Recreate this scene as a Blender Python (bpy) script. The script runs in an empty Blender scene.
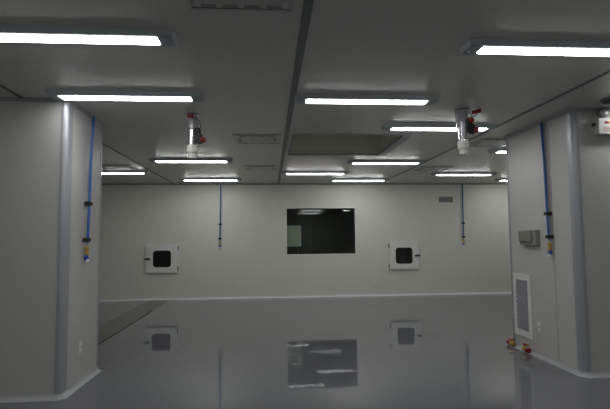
import bpy, bmesh, math
from mathutils import Vector, Matrix
C = bpy.context.scene.collection
PI = math.pi
H = 2.7          # ceiling height
D = 11.281       # far wall
XL, YL0, YL1 = -1.848, 4.446, 5.345      # left pier
XR, YR0, YR1 = 3.108, 4.573, 5.939       # right pier
X0, X1, Y0 = -5.2, 6.8, -3.6             # room limits

# ------------------------------------------------------------------ materials
def mat(name, col, rough=.5, metal=0., spec=.5, emis=None, es=0., noise=0., nscale=30., bump=0., bscale=4., trans=0.,
        seams=None, ior=1.5, coat=0.):
    m = bpy.data.materials.new(name); m.use_nodes = True
    nt = m.node_tree; b = nt.nodes['Principled BSDF']
    b.inputs['Base Color'].default_value = (*col, 1); b.inputs['Roughness'].default_value = rough
    b.inputs['Metallic'].default_value = metal; b.inputs['Specular IOR Level'].default_value = spec
    b.inputs['IOR'].default_value = ior
    b.inputs['Transmission Weight'].default_value = trans
    b.inputs['Coat Weight'].default_value = coat
    if emis: b.inputs['Emission Color'].default_value = (*emis, 1); b.inputs['Emission Strength'].default_value = es
    tc = nt.nodes.new('ShaderNodeTexCoord')
    csock = None
    if noise:
        n = nt.nodes.new('ShaderNodeTexNoise'); n.inputs['Scale'].default_value = nscale; n.inputs['Detail'].default_value = 4
        nt.links.new(tc.outputs['Object'], n.inputs['Vector'])
        r = nt.nodes.new('ShaderNodeMix'); r.data_type = 'RGBA'
        r.inputs[6].default_value = (*[c*(1-noise) for c in col], 1); r.inputs[7].default_value = (*[min(1, c*(1+noise)) for c in col], 1)
        nt.links.new(n.outputs['Fac'], r.inputs[0]); csock = r.outputs[2]
        nt.links.new(csock, b.inputs['Base Color'])
    if seams:                      # joints of the sandwich panels: axis, offset, pitch
        ax, off, pitch, dark = seams
        s = nt.nodes.new('ShaderNodeSeparateXYZ'); nt.links.new(tc.outputs['Object'], s.inputs[0])
        a = nt.nodes.new('ShaderNodeMath'); a.operation = 'SUBTRACT'; a.inputs[1].default_value = off
        nt.links.new(s.outputs[ax], a.inputs[0])
        p = nt.nodes.new('ShaderNodeMath'); p.operation = 'PINGPONG'; p.inputs[1].default_value = pitch/2
        nt.links.new(a.outputs[0], p.inputs[0])
        l = nt.nodes.new('ShaderNodeMath'); l.operation = 'LESS_THAN'; l.inputs[1].default_value = .004
        nt.links.new(p.outputs[0], l.inputs[0])
        r = nt.nodes.new('ShaderNodeMix'); r.data_type = 'RGBA'
        nt.links.new(l.outputs[0], r.inputs[0])
        if csock: nt.links.new(csock, r.inputs[6])
        else: r.inputs[6].default_value = (*col, 1)
        r.inputs[7].default_value = (*[c*dark for c in col], 1)
        nt.links.new(r.outputs[2], b.inputs['Base Color'])
    if bump:
        n = nt.nodes.new('ShaderNodeTexNoise'); n.inputs['Scale'].default_value = bscale; n.inputs['Detail'].default_value = 1.5
        nt.links.new(tc.outputs['Object'], n.inputs['Vector'])
        bp = nt.nodes.new('ShaderNodeBump'); bp.inputs['Strength'].default_value = 1; bp.inputs['Distance'].default_value = bump
        nt.links.new(n.outputs['Fac'], bp.inputs['Height']); nt.links.new(bp.outputs['Normal'], b.inputs['Normal'])
    return m

M = {}
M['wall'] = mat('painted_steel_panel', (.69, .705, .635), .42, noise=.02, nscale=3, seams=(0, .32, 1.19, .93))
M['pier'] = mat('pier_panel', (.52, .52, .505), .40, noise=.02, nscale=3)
M['ceil'] = mat('ceiling_panel', (.61, .61, .555), .28, spec=.22, noise=.02, nscale=3, seams=(1, .3, 2.4, .93))
M['floor'] = mat('epoxy_floor', (.15, .154, .17), .035, noise=.97, nscale=260, bump=.0006, bscale=3.1, ior=1.5)
M['strip'] = mat('bare_strip', (.11, .108, .10), .3, noise=.15, nscale=9)
M['alu'] = mat('anodised_aluminium', (.40, .42, .45), .42, metal=.45)
M['cove'] = mat('cove_aluminium', (.66, .67, .68), .45, metal=.0)
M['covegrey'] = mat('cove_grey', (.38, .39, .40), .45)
M['tbar'] = mat('tbar_paint', (.135, .137, .145), .4, metal=.2)
M['gasket'] = mat('grey_sealant', (.16, .17, .18), .5)
M['joint'] = mat('panel_joint', (.43, .43, .42), .5)
M['frame'] = mat('grey_angle', (.33, .34, .35), .4)
M['housing'] = mat('lamp_housing', (.50, .54, .57), .5)
M['cap'] = mat('lamp_cap', (.40, .47, .48), .5)
M['lamp'] = mat('lamp_diffuser', (.9, .9, .9), .4, emis=(1.0, .99, .985), es=22.0)
M['white'] = mat('white_enamel', (.76, .77, .74), .35)
M['pvc'] = mat('white_pvc', (.80, .79, .74), .35)
M['film'] = mat('plastic_film', (.80, .78, .84), .18, trans=.8, ior=1.15)
M['steel'] = mat('steel', (.62, .63, .65), .22, metal=.9)
M['dark'] = mat('dark_plastic', (.025, .025, .028), .4)
M['black'] = mat('black_rubber', (.012, .012, .013), .6)
M['red'] = mat('red_plastic', (.26, .012, .018), .4)
M['rednut'] = mat('red_orange_handle', (.34, .03, .015), .45)
M['blue'] = mat('blue_hose', (.02, .11, .36), .35)
M['bluegrip'] = mat('blue_grip', (.02, .05, .35), .4)
M['brass'] = mat('brass', (.62, .40, .10), .35, metal=.7)
M['box'] = mat('grey_green_enclosure', (.27, .28, .25), .45)
M['boxlid'] = mat('grey_green_lid', (.22, .23, .20), .4)
M['grid'] = mat('grille_mesh', (.33, .33, .37), .5)
M['hole'] = mat('duct_dark', (.09, .09, .095), .8)
M['slot'] = mat('slot_dark', (.27, .27, .25), .8)
M['diff'] = mat('air_diffuser', (.47, .475, .44), .35)
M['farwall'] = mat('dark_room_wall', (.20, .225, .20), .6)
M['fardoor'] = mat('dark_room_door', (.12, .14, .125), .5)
M['board'] = mat('pale_green_board', (.90, .92, .72), .5)
M['wgrille'] = mat('wall_grille', (.30, .31, .30), .5)
M['yellow'] = mat('yellow_mark', (.7, .45, .08), .5)
M['recess'] = mat('recess_sheet', (.74, .74, .64), .6)
g = bpy.data.materials.new('window_glass'); g.use_nodes = True; nt = g.node_tree
b = nt.nodes['Principled BSDF']; b.inputs['Base Color'].default_value = (.72, .80, .76, 1); b.inputs['Roughness'].default_value = .01
b.inputs['Transmission Weight'].default_value = 1; b.inputs['IOR'].default_value = 1.5; M['glass'] = g
M['lens'] = mat('lamp_lens', (.30, .31, .33), .2, metal=.1)

# ------------------------------------------------------------------ mesh helpers
def nb(): return bmesh.new()
def box(bm, a, b_, bev=0.):
    a = Vector(a); b_ = Vector(b_)
    r = bmesh.ops.create_cube(bm, size=1)
    vs = r['verts']; c = (a+b_)/2; s = b_-a
    for v in vs: v.co = Vector((c[i]+v.co[i]*s[i] for i in range(3)))
    if bev:
        es = list({e for v in vs for e in v.link_edges})
        bmesh.ops.bevel(bm, geom=es, offset=bev, segments=2, affect='EDGES', profile=.5)
    return bm
def prism(bm, pts, z0, z1, top=None):
    """closed polygon (x,y) extruded in z; top = alternative polygon"""
    lo = [bm.verts.new((x, y, z0)) for x, y in pts]; hi = [bm.verts.new((x, y, z1)) for x, y in (top or pts)]
    n = len(pts)
    bm.faces.new(lo[::-1]); bm.faces.new(hi)
    for i in range(n): bm.faces.new((lo[i], lo[(i+1) % n], hi[(i+1) % n], hi[i]))
    return bm
def basis(d):
    d = Vector(d).normalized(); u = Vector((0, 0, 1)) if abs(d.z) < .9 else Vector((1, 0, 0))
    x = d.cross(u).normalized(); return x, d.cross(x).normalized(), d
def lathe(bm, base, axis, prof, n=24):
    """prof: (radius, distance along axis)"""
    base = Vector(base); x, y, d = basis(axis); rings = []
    for r, h in prof:
        rings.append([bm.verts.new(base+d*h+(x*math.cos(2*PI*k/n)+y*math.sin(2*PI*k/n))*max(r, 1e-4)) for k in range(n)])
    for a, b2 in zip(rings, rings[1:]):
        for k in range(n): bm.faces.new((a[k], a[(k+1) % n], b2[(k+1) % n], b2[k]))
    bm.faces.new(rings[0][::-1]); bm.faces.new(rings[-1]); return bm
def tube(bm, pts, r, n=10):
    pts = [Vector(p) for p in pts]; rings = []
    ref = None
    for i, p in enumerate(pts):
        d = (pts[min(i+1, len(pts)-1)]-pts[max(i-1, 0)]).normalized()
        if ref is None: x, y, _ = basis(d)
        else: x = (ref-d*ref.dot(d)).normalized(); y = d.cross(x)
        ref = x
        rings.append([bm.verts.new(p+(x*math.cos(2*PI*k/n)+y*math.sin(2*PI*k/n))*r) for k in range(n)])
    for a, b2 in zip(rings, rings[1:]):
        for k in range(n): bm.faces.new((a[k], a[(k+1) % n], b2[(k+1) % n], b2[k]))
    bm.faces.new(rings[0][::-1]); bm.faces.new(rings[-1]); return bm
def rrect(w, h, r, n=6):
    out = []
    for cx, cy, a0 in ((w/2-r, h/2-r, 0), (-w/2+r, h/2-r, 90), (-w/2+r, -h/2+r, 180), (w/2-r, -h/2+r, 270)):
        for k in range(n+1):
            a = math.radians(a0+90*k/n); out.append((cx+r*math.cos(a), cy+r*math.sin(a)))
    return out
def ringplate(bm, W, Hh, w, h, r, y0, y1, cx=0, cz=0, R=.004):
    """plate in XZ between y0 (front) and y1 with a rounded rectangular opening"""
    inn = rrect(w, h, r); out = rrect(W, Hh, R); n = len(inn)
    L = [[bm.verts.new((cx+x, y, cz+z)) for x, z in P] for P, y in ((inn, y0), (out, y0), (out, y1), (inn, y1))]
    for q in range(4):
        a, b2 = L[q], L[(q+1) % 4]
        for k in range(n): bm.faces.new((a[k], a[(k+1) % n], b2[(k+1) % n], b2[k]))
    return bm
def sweep(bm, path, prof):
    """open path in xy (room side on its left-hand normal), prof: (outward offset, z) closed polygon; mitred corners"""
    P = [Vector((x, y)) for x, y in path]; secs = []
    for i, p in enumerate(P):
        ns = []
        if i > 0: d = (p-P[i-1]).normalized(); ns.append(Vector((-d.y, d.x)))
        if i < len(P)-1: d = (P[i+1]-p).normalized(); ns.append(Vector((-d.y, d.x)))
        m = ns[0] if len(ns) == 1 else (ns[0]+ns[1])/(1+ns[0].dot(ns[1]))
        secs.append([bm.verts.new((p.x+m.x*o, p.y+m.y*o, z)) for o, z in prof])
    n = len(prof)
    for a, b2 in zip(secs, secs[1:]):
        for k in range(n): bm.faces.new((a[k], b2[k], b2[(k+1) % n], a[(k+1) % n]))
    bm.faces.new(secs[0]); bm.faces.new(secs[-1][::-1]); return bm
def obj(name, bm, m, parent=None, smooth=False, loc=None):
    bmesh.ops.recalc_face_normals(bm, faces=bm.faces[:])
    me = bpy.data.meshes.new(name); bm.to_mesh(me); bm.free()
    me.materials.append(M[m] if isinstance(m, str) else m)
    if smooth:
        for p in me.polygons: p.use_smooth = True
        me.set_sharp_from_angle(angle=math.radians(35))
    o = bpy.data.objects.new(name, me); C.objects.link(o)
    if loc: o.location = loc
    if parent: o.parent = parent
    return o
def tag(o, label, cat, group=None):
    o['label'] = label; o['category'] = cat
    if group: o['group'] = group
    return o
def thing(name, loc, label, cat, group=None, rz=0):
    o = bpy.data.objects.new(name, None); C.objects.link(o); o.location = loc; o.rotation_euler.z = rz
    o.empty_display_size = .05
    return tag(o, label, cat, group)
def struct(name, bm, m, parent=None, smooth=False):
    o = obj(name, bm, m, parent, smooth)
    if not parent: o['kind'] = 'structure'
    return o
def dup(root, loc, label, group=None):
    r = root.copy(); C.objects.link(r); r.location = loc; r['label'] = label
    if group: r['group'] = group
    for ch in list(root.children):
        c = ch.copy(); C.objects.link(c); c.parent = r
        for gch in ch.children:
            d = gch.copy(); C.objects.link(d); d.parent = c
    return r
def cells(bm, us, vs, holes, put):
    us = sorted(us); vs = sorted(vs)
    for a, b2 in zip(us, us[1:]):
        for c, d in zip(vs, vs[1:]):
            m = ((a+b2)/2, (c+d)/2)
            if any(h[0] < m[0] < h[1] and h[2] < m[1] < h[3] for h in holes): continue
            put(bm, a, b2, c, d)

# ------------------------------------------------------------------ room shell
bm = nb(); box(bm, (X0-.1, Y0-.1, -.12), (X1+.1, D+.1, 0)); struct('floor', bm, 'floor')
# strip of bare floor on the left, towards the far wall
bm = nb(); box(bm, (-2.755, 5.9, 0), (-2.305, D-.06, .0025)); t = struct('trim_1', bm, 'strip')
bm = nb(); box(bm, (-2.305, 6.3, 0), (-2.285, 9.6, .006)); struct('edge_bar', bm, 'black', t)

win = (.413, 2.058, 1.011, 2.104)
pbs = [(-2.478, .9475), (3.226, .9505)]
holes = [win]+[(cx-.27, cx+.27, cz-.25, cz+.25) for cx, cz in pbs]
bm = nb()
cells(bm, [X0-.1, X1+.1]+[h[i] for h in holes for i in (0, 1)], [0, H]+[h[i] for h in holes for i in (2, 3)], holes,
      lambda b_, a, b2, c, d: box(b_, (a, D, c), (b2, D+.06, d)))
bmesh.ops.remove_doubles(bm, verts=bm.verts[:], dist=1e-4)
struct('wall_back', bm, 'wall')
bm = nb(); box(bm, (X0-.1, Y0-.1, 0), (X1+.1, Y0, H)); struct('wall_front', bm, 'wall')
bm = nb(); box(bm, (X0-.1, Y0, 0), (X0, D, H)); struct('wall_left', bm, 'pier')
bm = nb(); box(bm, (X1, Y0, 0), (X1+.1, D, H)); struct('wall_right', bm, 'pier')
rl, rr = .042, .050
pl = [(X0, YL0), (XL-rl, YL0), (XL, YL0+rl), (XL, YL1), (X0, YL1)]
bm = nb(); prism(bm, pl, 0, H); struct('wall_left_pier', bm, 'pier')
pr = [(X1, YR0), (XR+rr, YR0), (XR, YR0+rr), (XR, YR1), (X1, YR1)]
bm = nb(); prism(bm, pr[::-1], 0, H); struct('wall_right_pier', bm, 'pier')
# rounded aluminium corner profiles with flat flanges
def corner(cx, cy, sx, r, name, fl=.012, fs=.07):
    t = .004; pts = []
    # outline: flange on front face, quarter round, flange on side face
    out = [(cx+sx*(r+fl), cy-t)]
    for k in range(9):
        a = PI/2*k/8
        out.append((cx+sx*(r-(r+t)*math.sin(a)), cy+r-(r+t)*math.cos(a)))
    out.append((cx-sx*t, cy+r+fs))
    inn = [(cx+sx*.001, cy+r+fs), (cx+sx*.001, cy+r), (cx+sx*r, cy+.001), (cx+sx*(r+fl), cy+.001)]
    b_ = nb(); prism(b_, out+inn, .045, H-.001); return struct(name, b_, 'alu', smooth=True)
corner(XL, YL0, -1, rl, 'trim_2'); corner(XR, YR0, 1, rr, 'trim_3', fs=.05)
# vertical end profiles where the pier sides stop
for nm, x, y, s in (('trim_4', XL, YL1, 1), ('trim_5', XR, YR1, -1)):
    b_ = nb(); box(b_, (min(x, x+s*.005), y-.03, .045), (max(x, x+s*.005), y+.001, H-.001)); struct(nm, b_, 'alu')
# joint cover beside the hose on the right pier
bm = nb(); box(bm, (XR-.003, 4.985, .05), (XR, 5.0, H-.002)); struct('trim_6', bm, 'joint')

# ceiling, with the open panel
ro = (.31, 1.70, 5.84, 7.20)
bm = nb()
cells(bm, [X0-.1, ro[0], ro[1], X1+.1], [Y0-.1, ro[2], ro[3], D+.1], [ro], lambda b_, a, b2, c, d: box(b_, (a, c, H), (b2, d, H+.05)))
bmesh.ops.remove_doubles(bm, verts=bm.verts[:], dist=1e-4)
struct('ceiling', bm, 'ceil')
bm = nb()
for a, b2 in (((ro[0]-.03, ro[2]-.03, H+.05), (ro[0], ro[3]+.03, H+.42)), ((ro[1], ro[2]-.03, H+.05), (ro[1]+.03, ro[3]+.03, H+.42)),
              ((ro[0], ro[2]-.03, H+.05), (ro[1], ro[2], H+.42)), ((ro[0], ro[3], H+.05), (ro[1], ro[3]+.03, H+.42)),
              ((ro[0]-.03, ro[2]-.03, H+.42), (ro[1]+.03, ro[3]+.03, H+.45))): box(bm, a, b2)
struct('ceiling_recess', bm, 'recess')
bm = nb()
box(bm, (ro[0]-.015, ro[3]-.002, H-.03), (ro[1]+.11, ro[3]+.05, H-.0005)); box(bm, (ro[1]-.002, ro[2], H-.03), (ro[1]+.11, ro[3]-.002, H-.0005))
box(bm, (ro[0]-.015, ro[2], H-.03), (ro[0]+.002, ro[3]-.002, H-.0005)); box(bm, (ro[0]-.015, ro[2]-.02, H-.012), (ro[1]+.11, ro[2], H-.0005))
struct('trim_7', bm, 'frame')
# ceiling rails
k = 8
for x, w, y0, y1 in ((.222, .056, Y0, D), (-2.24, .032, Y0, YL0), (-2.24, .032, YL1, D), (2.71, .032, Y0, D)):
    bm = nb(); box(bm, (x-w/2, y0, H-.008), (x+w/2, y1, H-.0005), .002); struct('trim_%d' % k, bm, 'tbar'); k += 1
# coves
r = .048
cprof = [(0, 0)]+[(r-r*math.sin(PI/2*i/6)+.003, r-r*math.cos(PI/2*i/6)+.003) for i in range(6, -1, -1)][::-1]
cprof = [(0, 0), (r+.003, 0)]+[(r*(1-math.cos(PI/2*i/6))*1.0+.003 if False else .003+r*(1-math.sin(PI/2*i/6)), .003+r*(1-math.cos(PI/2*i/6))) for i in range(0, 7)]+[(0, r+.003)]
bm = nb(); sweep(bm, [(X1, D), (X0, D)], cprof); struct('baseboard_back', bm, 'cove', smooth=True)
def arcpts(cx, cy, sx, r_):   # rounded corner path, front -> side
    return [(cx+sx*(r_-r_*math.sin(PI/2*i/5)), cy+r_-r_*math.cos(PI/2*i/5)) for i in range(6)]
left_path = [(X0, YL0)]+arcpts(XL, YL0, -1, rl)+[(XL, YL1)]
right_path = [(X1, YR0)]+arcpts(XR, YR0, 1, rr)+[(XR, YR1)]
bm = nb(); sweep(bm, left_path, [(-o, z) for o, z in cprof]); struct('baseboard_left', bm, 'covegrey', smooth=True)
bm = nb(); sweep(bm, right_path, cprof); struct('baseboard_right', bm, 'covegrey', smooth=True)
tp = [(0, H-.0005), (0, H-.03), (.006, H-.03), (.03, H-.006), (.03, H-.0005)]
bm = nb(); sweep(bm, [(X1, D), (X0, D)], tp); struct('trim_%d' % k, bm, 'frame'); k += 1
bm = nb(); sweep(bm, left_path, [(-o, z) for o, z in tp]); struct('trim_%d' % k, bm, 'frame'); k += 1
bm = nb(); sweep(bm, right_path, tp); struct('trim_%d' % k, bm, 'frame'); k += 1

# ------------------------------------------------------------------ window and dark room beyond
wc = ((win[0]+win[1])/2, (win[2]+win[3])/2); ww, wh = win[1]-win[0], win[3]-win[2]
bm = nb(); ringplate(bm, ww+.05, wh+.05, ww-.004, wh-.004, .004, D-.008, D+.05, *wc); wf = struct('window_1', bm, 'white')
bm = nb(); box(bm, (win[0]+.008, D+.018, win[2]+.008), (win[1]-.008, D+.024, win[3]-.008)); obj('window_pane', bm, 'glass', wf)
bm = nb()
fx0, fx1, fy0, fy1 = -.9, 3.0, D+.06, D+3.2
for a, b2 in (((fx0-.06, fy0, 0), (fx0, fy1, H)), ((fx1, fy0, 0), (fx1+.06, fy1, H)), ((fx0-.06, fy1, 0), (fx1+.06, fy1+.06, H))): box(bm, a, b2)
struct('wall_beyond', bm, 'farwall')
bm = nb(); box(bm, (fx0-.06, fy0+.04, -.12), (fx1+.06, fy1+.06, 0)); struct('floor_beyond', bm, 'farwall')
bm = nb(); box(bm, (fx0-.06, fy0+.04, H), (fx1+.06, fy1+.06, H+.05)); struct('ceiling_beyond', bm, 'farwall')
bm = nb(); ringplate(bm, .98, 2.18, .90, 2.12, .01, fy1-.03, fy1, 1.77, 1.09); d_ = struct('door_1', bm, 'gasket')
bm = nb(); box(bm, (1.32, fy1-.02, .03), (2.22, fy1-.002, 2.15)); obj('door_leaf', bm, 'fardoor', d_)
bm = nb(); lathe(bm, (1.40, fy1-.02, 1.02), (0, -1, 0), [(.02, 0), (.02, .01), (.012, .012), (.012, .05)]); tube(bm, [(1.40, fy1-.065, 1.02), (1.52, fy1-.065, 1.02)], .009)
obj('door_handle', bm, 'steel', d_, True)
t = thing('notice_board', (.55, D+.30, 0), 'pale green board standing behind the left half of the dark window', 'board')
bm = nb(); box(bm, (-.33, 0, 1.19), (.225, .02, 1.70), .003); obj('panel', bm, 'board', t)
bm = nb(); tube(bm, [(-.28, .035, 0), (-.28, .035, 1.60)], .012); obj('post', bm, 'steel', t, True)
bm = nb(); tube(bm, [(.15, .035, 0), (.15, .035, 1.60)], .012); obj('post', bm, 'steel', t, True)

# ------------------------------------------------------------------ pass-through boxes
def passbox(cx, cz, s, label):
    """s=+1: hinges on the right, latch on the left"""
    t = thing('pass_box', (cx, D, cz), label, 'pass box', 'pass-through boxes in the far wall')
    bm = nb(); ringplate(bm, .75, .68, .52, .48, .01, -.022, -.0005); obj('frame', bm, 'white', t)
    bm = nb()       # cavity through the wall
    for a, b2 in (((-.26, 0, -.24), (-.25, .6, .24)), ((.25, 0, -.24), (.26, .6, .24)), ((-.25, 0, -.24), (.25, .6, -.23)), ((-.25, 0, .23), (.25, .6, .24)), ((-.26, .6, -.24), (.26, .61, .24))): box(bm, a, b2)
    obj('chamber', bm, 'hole', t)
    bm = nb(); ringplate(bm, .70, .635, .385, .36, .06, -.052, -.023, R=.012); dr = obj('door', bm, 'white', t, True)
    bm = nb(); ringplate(bm, .41, .385, .375, .35, .055, -.056, -.0515, R=.07); obj('gasket', bm, 'black', dr)
    bm = nb(); box(bm, (-.205, -.044, -.19), (.205, -.038, .19)); obj('pane', bm, 'glass', dr)
    for z in (.24, -.24):
        bm = nb(); lathe(bm, (s*.362, -.045, z-.055), (0, 0, 1), [(.011, 0), (.011, .11)], 12); box(bm, (min(s*.335, s*.375), -.036, z-.045), (max(s*.335, s*.375), -.023, z+.045))
        obj('hinge', bm, 'gasket', t, True)
    bm = nb(); box(bm, (-.05, -.07, -.018), (.05, -.053, .018), .003); lathe(bm, (-s*.03, -.07, 0), (0, -1, 0), [(.014, 0), (.014, .025)], 12)
    box(bm, (-.03, -.11, -.012), (.075, -.095, .012), .003) if s < 0 else box(bm, (-.075, -.11, -.012), (.03, -.095, .012), .003)
    obj('latch', bm, 'dark', t, loc=(-s*.312, 0, .002))
    return t
passbox(*pbs[0], 1, 'white square pass box with black rounded glass, left of the dark window')
passbox(*pbs[1], -1, 'white square pass box with black rounded glass, right of the dark window')

# ------------------------------------------------------------------ ceiling strip lights
GL = 'strip lights on the ceiling'
lt = thing('strip_light', (-1.25, 3.0, H), '', 'ceiling light', GL)
bm = nb(); prism(bm, [(-.66, -.070), (.66, -.070), (.66, .080), (-.66, .080)], -.036, 0, [(-.675, -.090), (.675, -.090), (.675, .095), (-.675, .095)]); obj('housing', bm, 'housing', lt)
bm = nb(); prism(bm, [(-.555, -.028), (.555, -.028), (.555, .045), (-.555, .045)], -.047, -.0365, [(-.565, -.045), (.565, -.045), (.565, .060), (-.565, .060)]); obj('diffuser', bm, 'lamp', lt)
for s in (-1, 1):
    bm = nb(); xa, xb = sorted((s*.572, s*.656)); box(bm, (xa, -.066, -.044), (xb, .074, -.0365), .003); e = obj('end_cap', bm, 'cap', lt)
    bm = nb(); lathe(bm, (s*.635, .03, -.044), (0, 0, -1), [(.006, 0), (.005, .003)], 10); obj('screw', bm, 'steel', e)
A, B, Cc, Dd = -1.265, .91, 2.0, 4.0
lights = [
 (A, 3.0, 'strip light at the upper left, cut off by the left edge of the view'),
 (A, 4.27, 'strip light just in front of the left pier top'),
 (A, 7.80, 'strip light behind the left hanging pipe with the white fitting'),
 (A, 10.35, 'strip light at the far wall, between left wall hose and left pass box'),
 (B, 4.29, 'strip light just right of the wide ceiling rail, nearest in its row'),
 (B, 9.28, 'small far strip light above the left half of the dark window'),
 (Cc, 3.04, 'large strip light at upper right, running out of the view'),
 (Cc, 5.37, 'strip light partly hidden by the right hanging pipe'),
 (Cc, 7.95, 'strip light beyond the far right corner of the open ceiling recess'),
 (Cc, 10.42, 'small strip light at the far wall above the right edge of the window'),
 (Dd, 9.43, 'small far strip light above the rectangular wall grille'),
 (Dd, 6.83, 'strip light half hidden behind the right pier, nearer to the viewer'),
 (5.85, 10.42, 'strip light stub at the far wall beside the right pier edge'),
 (-2.96, 9.20, 'strip light half hidden behind the left pier, near the far wall'),
]
off = [(4.08, 4.36), (Cc, .45), (Dd, .45), (A, .45), (Cc, -2.1), (A, -2.1), (-3.7, .45)]  # last entry is an unseen extra lamp, added to brighten the left pier evenly
for i, (x, y, l) in enumerate(lights):
    if i == 0: lt.location = (x, y, H); lt['label'] = 'white '+l
    else: dup(lt, (x, y, H), 'white '+l)
for x, y in off: dup(lt, (x, y, H), 'assumed white strip light on the ceiling outside the view', 'strip lights outside the view')

# ------------------------------------------------------------------ ceiling air diffusers
GD = 'square air diffusers in the ceiling'
dt = thing('air_diffuser', (-.15, 6.15, H), '', 'air diffuser', GD)
bm = nb()
for a, b2 in (((-.3, -.3), (.3, -.275)), ((-.3, .275), (.3, .3)), ((-.3, -.275), (-.275, .275)), ((.275, -.275), (.3, .275))): box(bm, (*a, -.008), (*b2, -.0005))
obj('frame', bm, 'diff', dt)
bm = nb(); prism(bm, [(-.235, -.235), (.235, -.235), (.235, .235), (-.235, .235)], -.013, -.0005, [(-.268, -.268), (.268, -.268), (.268, .268), (-.268, .268)]); fp = obj('face_plate', bm, 'diff', dt)
for i in range(4):
    for y, w in ((-.228, .03), (.228, .03)):
        bm = nb(); x = -.18+.12*i; box(bm, (x-.042, y-w/2, -.0150), (x+.042, y+w/2, -.0125)); obj('slot', bm, 'slot', fp)
    for s in (-1, 1):
        if i in (1, 2):
            bm = nb(); yy = -.18+.12*i; box(bm, (s*.228-.015, yy-.042, -.0150), (s*.228+.015, yy+.042, -.0125)); obj('slot', bm, 'slot', fp)
dd = [(-.15, 6.17, 'square slotted air diffuser in the ceiling just left of the open recess'),
      (-.15, 8.72, 'small far square air diffuser left of the wide rail near the window'),
      (-.15, 2.34, 'square air diffuser at the top edge of view left of wide rail'),
      (3.13, 6.32, 'square slotted air diffuser in the ceiling beside the right pier'),
      (3.13, 8.80, 'faint far square air diffuser above the light over the wall grille'),
      (-2.72, 8.72, 'square air diffuser in the far left ceiling beside the left pier')]
for i, (x, y, l) in enumerate(dd):
    if i == 0: dt.location = (x, y, H); dt['label'] = l
    else: dup(dt, (x, y, H), l)

# ------------------------------------------------------------------ hanging pipe drops
def drop(x, y, label, kind):
    t = thing('hanging_pipe', (x, y, H), label, 'pipe', 'pipe drops hanging from the ceiling')
    bm = nb(); lathe(bm, (0, 0, -.0005), (0, 0, -1), [(.075, 0), (.075, .004), (.05, .010), (.045, .012)], 28); obj('ceiling_plate', bm, 'gasket' if kind else 'steel', t, True)
    bm = nb(); lathe(bm, (0, 0, -.012), (0, 0, -1), [(.040, 0), (.040, .33)], 28); obj('pipe', bm, 'steel', t, True)
    if kind:   # wrapped in a clear sleeve, tapering down
        bm = nb(); lathe(bm, (-.005, 0, -.013), (0, 0, -1), [(.074, 0), (.071, .03), (.062, .10), (.053, .20), (.047, .29), (.041, .30)], 28)
    else:
        bm = nb(); lathe(bm, (.004, 0, -.013), (0, 0, -1), [(.042, 0), (.055, .02), (.058, .07), (.052, .11), (.056, .135), (.048, .15), (.041, .155)], 20)
        for v in bm.verts: v.co.x += .006*math.sin(v.co.z*70+v.co.y*60)
    obj('film_wrap', bm, 'film', t, True)
    bm = nb(); lathe(bm, (0, 0, -.33), (0, 0, -1), [(.038, -.002), (.056, 0), (.057, .005), (.057, .070), (.052, .078), (.042, .084), (.041, .088), (.041, .135), (.036, .138), (.034, .138), (.033, .02)], 32)
    for q in (.012, .062):
        lathe(bm, (0, 0, -.33-q), (0, 0, -1), [(.056, -.004), (.0595, -.003), (.0595, .003), (.056, .004)], 32)
    pc = obj('pvc_coupling', bm, 'pvc', t, True)
    # clamp-on valve body with red hand knob
    z = -.11 if kind else -.17
    bm = nb(); box(bm, (.030, -.055, z-.13), (.085, .03, z+.015), .010); box(bm, (.06, -.06, z-.15), (.105, -.005, z-.05), .008)
    vb = obj('valve_body', bm, 'black', t)
    bm = nb(); lathe(bm, (.105, -.045, z-.110), (.9, -1, -.1), [(.018, 0), (.030, .006), (.032, .022), (.026, .032), (.012, .036)], 16)
    obj('hand_knob', bm, 'red', vb, True)
    if kind:
        bm = nb(); lathe(bm, (.06, -.04, z-.015), (.8, -1, .3), [(.016, 0), (.03, .006), (.03, .03), (.02, .04)], 14); obj('hand_knob', bm, 'rednut', vb, True)
    # red tag hung on a loop of wire
    if kind: pts = [(.055, -.03, -.02), (.075, -.04, -.075), (.105, -.045, -.085), (.13, -.045, -.055), (.135, -.045, -.02)]
    else: pts = [(-.01, -.06, -.05), (.05, -.075, -.055), (.085, -.075, -.09), (.095, -.07, -.15), (.075, -.05, -.20)]
    bm = nb(); tube(bm, pts, .0035, 8); w = obj('wire', bm, 'black', t, True)
    bm = nb()
    if kind:
        prism(bm, [(.075, -.055), (.175, -.055), (.165, -.035), (.085, -.035)], -.05, -.012)
        for v in bm.verts: v.co.z += (v.co.x-.12)*.25
    else: box(bm, (-.045, -.085, -.055), (.02, -.05, -.020), .008)
    obj('tag', bm, 'red', w)
    return t
drop(-.795, 4.95, 'hanging metal pipe with white coupling and red knob, left of the wide rail', 0)
drop(1.990, 4.67, 'hanging metal pipe with white coupling and red tag, in front of right strip light', 1)

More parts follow.
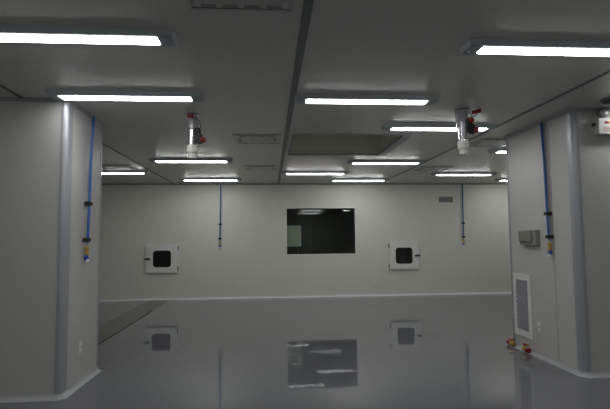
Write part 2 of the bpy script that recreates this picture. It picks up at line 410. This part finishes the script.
# ------------------------------------------------------------------ air hoses
def hose(x, y, label, n, top, clips, bot, lean=0., zl=True):
    """n: unit vector away from the wall; base at the wall foot, lean = drift of the foot of the hose along the wall"""
    t = thing('air_hose', (x, y, 0), label, 'hose', 'blue air hoses on the walls')
    n = Vector((*n, 0)); a = Vector((abs(n.y), abs(n.x), 0))
    def P(z, o=.035): return n*o+a*(lean*(top-z)/(top-bot))+Vector((0, 0, z))
    bm = nb(); N = 24; zz = [top+(clips[1]-.03-top)*i/N for i in range(N+1)]
    tube(bm, [P(z, .036+.003*math.sin(z*5)) for z in zz], .0135, 10); obj('hose', bm, 'blue', t, True)
    bm = nb(); tube(bm, [P(z, .012) for z in (top, clips[1]-.02)], .007, 8); obj('guide_rod', bm, 'frame', t, True)
    for z in clips:
        bm = nb(); p = P(z, 0); q = p+n*.062
        d = a*.034; lo = Vector(min(p[i]-d[i], q[i]-d[i]) for i in range(3)); hi = Vector(max(p[i]+d[i], q[i]+d[i]) for i in range(3))
        lo.z = z-.019; hi.z = z+.019; box(bm, lo, hi, .004); obj('clip', bm, 'black', t)
    z = clips[1]-.02
    bm = nb(); lathe(bm, P(z), (0, 0, -1), [(.010, 0), (.010, .045)], 12); obj('hose_tail', bm, 'steel', t, True)
    bm = nb(); lathe(bm, P(z-.045), (0, 0, -1), [(.012, 0), (.022, .004), (.022, .035), (.017, .04), (.017, .055), (.021, .06), (.021, .082), (.012, .085)], 6); obj('coupler', bm, 'brass', t)
    bm = nb(); p = P(z-.13); lathe(bm, p, (0, 0, -1), [(.012, 0), (.018, .01), (.022, .03), (.019, .05), (.012, .055)], 14)
    bc = obj('ball_valve', bm, 'bluegrip', t, True)
    bm = nb(); lathe(bm, p+Vector((0, 0, -.055)), n+Vector((0, 0, -.6)), [(.022, 0), (.025, .012), (.017, .026), (.009, .028)], 14); obj('plug', bm, 'pvc', bc, True)
    bm = nb(); u = a*.04
    tube(bm, [p+Vector((0, 0, .02))+u*.3, p+u+Vector((0, 0, .03)), p+u*1.1+Vector((0, 0, -.03)), p+u*.7+Vector((0, 0, -.06))], .004, 8); obj('lever', bm, 'steel', bc, True)
    bm = nb(); e = p+n*-.035+Vector((0, 0, -.02)); tube(bm, [e, p+Vector((0, 0, -.02))], .006, 8); obj('wall_bracket', bm, 'steel', t)
    return t
hose(XL, 4.985, 'blue air hose with black clips and brass coupler on left pier side', (1, 0), H-.03, (1.765, 1.40), 1.19, -.11)
hose(XR, 5.065, 'blue air hose with black clips on right pier beside the grey enclosure', (-1, 0), H-.03, (1.64, 1.385), 1.19, -.06)
hose(-1.137, D, 'thin blue air hose on the far wall, between left pass box and window', (0, -1), H-.03, (1.735, 1.40), 1.17, -.02)
hose(4.735, D, 'thin blue air hose on the far wall, right of the rectangular grille', (0, -1), H-.03, (1.72, 1.385), 1.18, -.02)

# ------------------------------------------------------------------ grey enclosure on the right pier
t = thing('control_box', (XR, 5.46, 1.285), 'grey-green enclosure with projecting lid on the right pier side', 'electrical box')
bm = nb(); box(bm, (-.060, -.215, 0), (-.0005, .13, .182), .006); obj('case', bm, 'box', t)
bm = nb(); box(bm, (-.078, -.155, .046), (-.0605, .125, .172), .004); ld = obj('lid', bm, 'boxlid', t)
bm = nb(); box(bm, (-.083, -.15, .048), (-.078, .12, .056), .002); obj('lip', bm, 'gasket', ld)
# return grille
t = thing('return_grille', (XR, 5.68, .18), 'white framed return air grille low on the right pier side', 'air grille')
bm = nb(); ringplate(bm, .40, .76, .27, .61, .004, -.014, -.0005, 0, .37)
bm.transform(Matrix.Rotation(-PI/2, 4, 'Z')); obj('frame', bm, 'white', t)
bm = nb(); box(bm, (-.004, -.135, .065), (-.001, .135, .675)); obj('backing', bm, 'hole', t)
bm = nb()
for i in range(-5, 14):
    z = .065+i*.055
    for sgn in (1,):
        a0 = max(z, .068); u0 = -.13+(a0-z)/1.1; u1 = min(.13, -.13+(.672-z)/1.1)
        if u1 > u0 and u0 < .13: 
            tube(bm, [(-.008, u0, a0), (-.008, u1, z+(u1+.13)*1.1)], .0095, 6)
for j in range(5): tube(bm, [(-.006, -.12+.06*j, .068), (-.006, -.12+.06*j, .672)], .005, 6)
obj('mesh', bm, 'grid', t)
for z in (.03, .71):
    for y in (-.165, .165):
        bm = nb(); lathe(bm, (-.014, y, z), (-1, 0, 0), [(.006, 0), (.005, .003)], 10); obj('screw', bm, 'steel', t)

# sockets
def socket(x, y, z, n, label, w=.075, h=.115):
    t = thing('wall_socket', (x, y, z), label, 'socket', 'white wall sockets')
    rz = {(0, -1): 0, (1, 0): PI/2, (-1, 0): -PI/2}[n]; t.rotation_euler.z = rz
    bm = nb(); box(bm, (-w/2, -.009, -h/2), (w/2, -.0005, h/2), .003); obj('plate', bm, 'white', t)
    bm = nb(); box(bm, (-w*.32, -.013, -h*.30), (w*.32, -.009, h*.30), .002); i = obj('insert', bm, 'pvc', t)
    bm = nb()
    for sx in (-1, 1): box(bm, (sx*w*.13-.003, -.0138, -.012), (sx*w*.13+.003, -.0130, .012))
    obj('pin_slots', bm, 'dark', i)
socket(XL, 4.86, .358, (1, 0), 'white wall socket low on the left pier side')
socket(XR, 5.333, .347, (-1, 0), 'white wall socket on right pier beside the return grille')
socket(-.715, D, .336, (0, -1), 'small white wall socket on far wall, left of the window', .085, .085)
socket(2.467, D, .340, (0, -1), 'small white wall socket on far wall, between window and right pass box', .085, .085)
socket(4.933, D, .345, (0, -1), 'small white wall socket on far wall below the right blue hose', .085, .085)
# wall grille
t = thing('wall_grille', (4.315, D, 2.30), 'small rectangular grey grille high on the far wall, left of the blue hose', 'air grille')
bm = nb(); ringplate(bm, .48, .26, .355, .13, .004, -.008, -.0005); obj('frame', bm, 'wall', t)
bm = nb(); box(bm, (-.18, -.004, -.068), (.18, -.001, .068)); obj('backing', bm, 'hole', t)
for i in range(6):
    bm = nb(); z = -.055+i*.022; prism(bm, [(-.177, -.010), (.177, -.010), (.177, -.003), (-.177, -.003)], z, z+.013); obj('louvre', bm, 'wgrille', t)

# floor valves on the right pier: plumbing runs along the foot of the pier
def fvalve(y, label, s, o):
    t = thing('drain_valve', (XR+o, y, .040), label, 'valve', 'brass valves at the foot of the right pier')
    bm = nb(); tube(bm, [(-o-.005, .03, 0), (-.02, .03, 0), (0, .025, 0), (0, 0, 0)], .013, 12); obj('pipe_stub', bm, 'pvc', t, True)
    bm = nb(); lathe(bm, (0, s*.03, 0), (0, -s, 0), [(.015, -.02), (.022, -.018), (.022, 0), (.027, .004), (.027, .05), (.022, .054), (.022, .07), (.015, .072)], 8)
    lathe(bm, (0, 0, .02), (0, 0, 1), [(.011, 0), (.011, .03)], 10); obj('body', bm, 'brass', t)
    bm = nb(); lathe(bm, (0, 0, .045), (0, 0, 1), [(.012, 0), (.022, .004), (.022, .014), (.012, .018)], 12); box(bm, (-.014, -.075 if s > 0 else -.02, .05), (.014, .02 if s > 0 else .075, .062), .004); obj('handle', bm, 'rednut', t)
    bm = nb(); lathe(bm, (0, -s*.045, 0), (0, -s, 0), [(.020, -.006), (.030, 0), (.030, .045), (.018, .05)], 14); obj('end_cap', bm, 'red', t, True)
    bm = nb(); tube(bm, [(0, .02, -.02), (0, .02, -.039)], .010, 10); obj('foot', bm, 'pvc', t, True)
fvalve(5.90, 'brass valve with red end cap at the far edge of the right pier foot', -1, -.045)
fvalve(5.60, 'brass valve with red end cap below the return grille', 1, -.045)

# ------------------------------------------------------------------ emergency light
t = thing('emergency_light', (3.495, YR0, 2.42), 'white emergency light box with red print high on the right pier front', 'emergency light')
bm = nb(); box(bm, (-.165, -.078, 0), (.165, -.0005, .165), .010); bx_ = obj('case', bm, 'white', t)
bm = nb(); box(bm, (-.10, -.0795, .105), (-.055, -.078, .130)); obj('red_mark', bm, 'red', bx_)
bm = nb(); box(bm, (-.055, -.0795, .105), (-.03, -.078, .130)); obj('yellow_mark', bm, 'yellow', bx_)
bm = nb()
for i, (z, w) in enumerate(((.066, .075), (.050, .095), (.034, .11))):
    x = -.115
    for j in range(int(w/.012)): box(bm, (x, -.0795, z), (x+.008, -.078, z+.007)); x += .012
obj('red_print', bm, 'red', bx_)
for s in (-1, 1):
    bm = nb(); lathe(bm, (s*.095, -.04, .165), (0, 0, 1), [(.018, 0), (.018, .012), (.012, .014), (.012, .03)], 14); nk = obj('neck', bm, 'white', t, True)
    bm = nb(); lathe(bm, (s*.095, -.01, .225), (0, -1, -.12), [(.02, 0), (.038, .012), (.050, .035), (.052, .06), (.047, .062)], 24); hd = obj('lamp_head', bm, 'gasket', t, True)
    bm = nb(); lathe(bm, (s*.095, -.0695, .2180), (0, -1, -.12), [(.046, 0), (.044, .006), (.03, .012), (.005, .014)], 24); obj('lens', bm, 'lens', hd, True)
bm = nb(); box(bm, (-.185, -.045, .09), (-.165, -.01, .12), .004); obj('switch', bm, 'dark', t)
# detector
t = thing('smoke_detector', (3.29, 4.235, H), 'dark round detector on the ceiling above the emergency light', 'detector')
bm = nb(); lathe(bm, (0, 0, -.0005), (0, 0, -1), [(.100, 0), (.100, .014), (.088, .020)], 32); obj('base', bm, 'gasket', t, True)
bm = nb(); lathe(bm, (0, 0, -.020), (0, 0, -1), [(.084, 0), (.080, .010), (.062, .020), (.03, .027), (.001, .029)], 32); obj('dome', bm, 'dark', t, True)

# ------------------------------------------------------------------ world, camera, colour
w = bpy.data.worlds.new('world'); bpy.context.scene.world = w; w.use_nodes = True
w.node_tree.nodes['Background'].inputs[0].default_value = (.02, .02, .022, 1); w.node_tree.nodes['Background'].inputs[1].default_value = 1
F = Vector((.0752999, .9946858, .0702140)); R = Vector((.9971504, -.0747886, -.0098869)); U = Vector((.0045831, -.0707584, .9974830))
cd = bpy.data.cameras.new('camera'); co = bpy.data.objects.new('camera', cd); C.objects.link(co)
co.matrix_world = Matrix(((R.x, U.x, -F.x, 0), (R.y, U.y, -F.y, 0), (R.z, U.z, -F.z, 1.39936), (0, 0, 0, 1)))
cd.sensor_width = 36; cd.lens = 473.664/610*36; cd.clip_start = .05; cd.clip_end = 60
sc = bpy.context.scene; sc.camera = co
vs = sc.view_settings; vs.view_transform = 'Standard'; vs.look = 'None'; vs.gamma = 1; vs.use_curve_mapping = False; vs.exposure = 0
sc.cycles.max_bounces = 10; sc.cycles.diffuse_bounces = 6
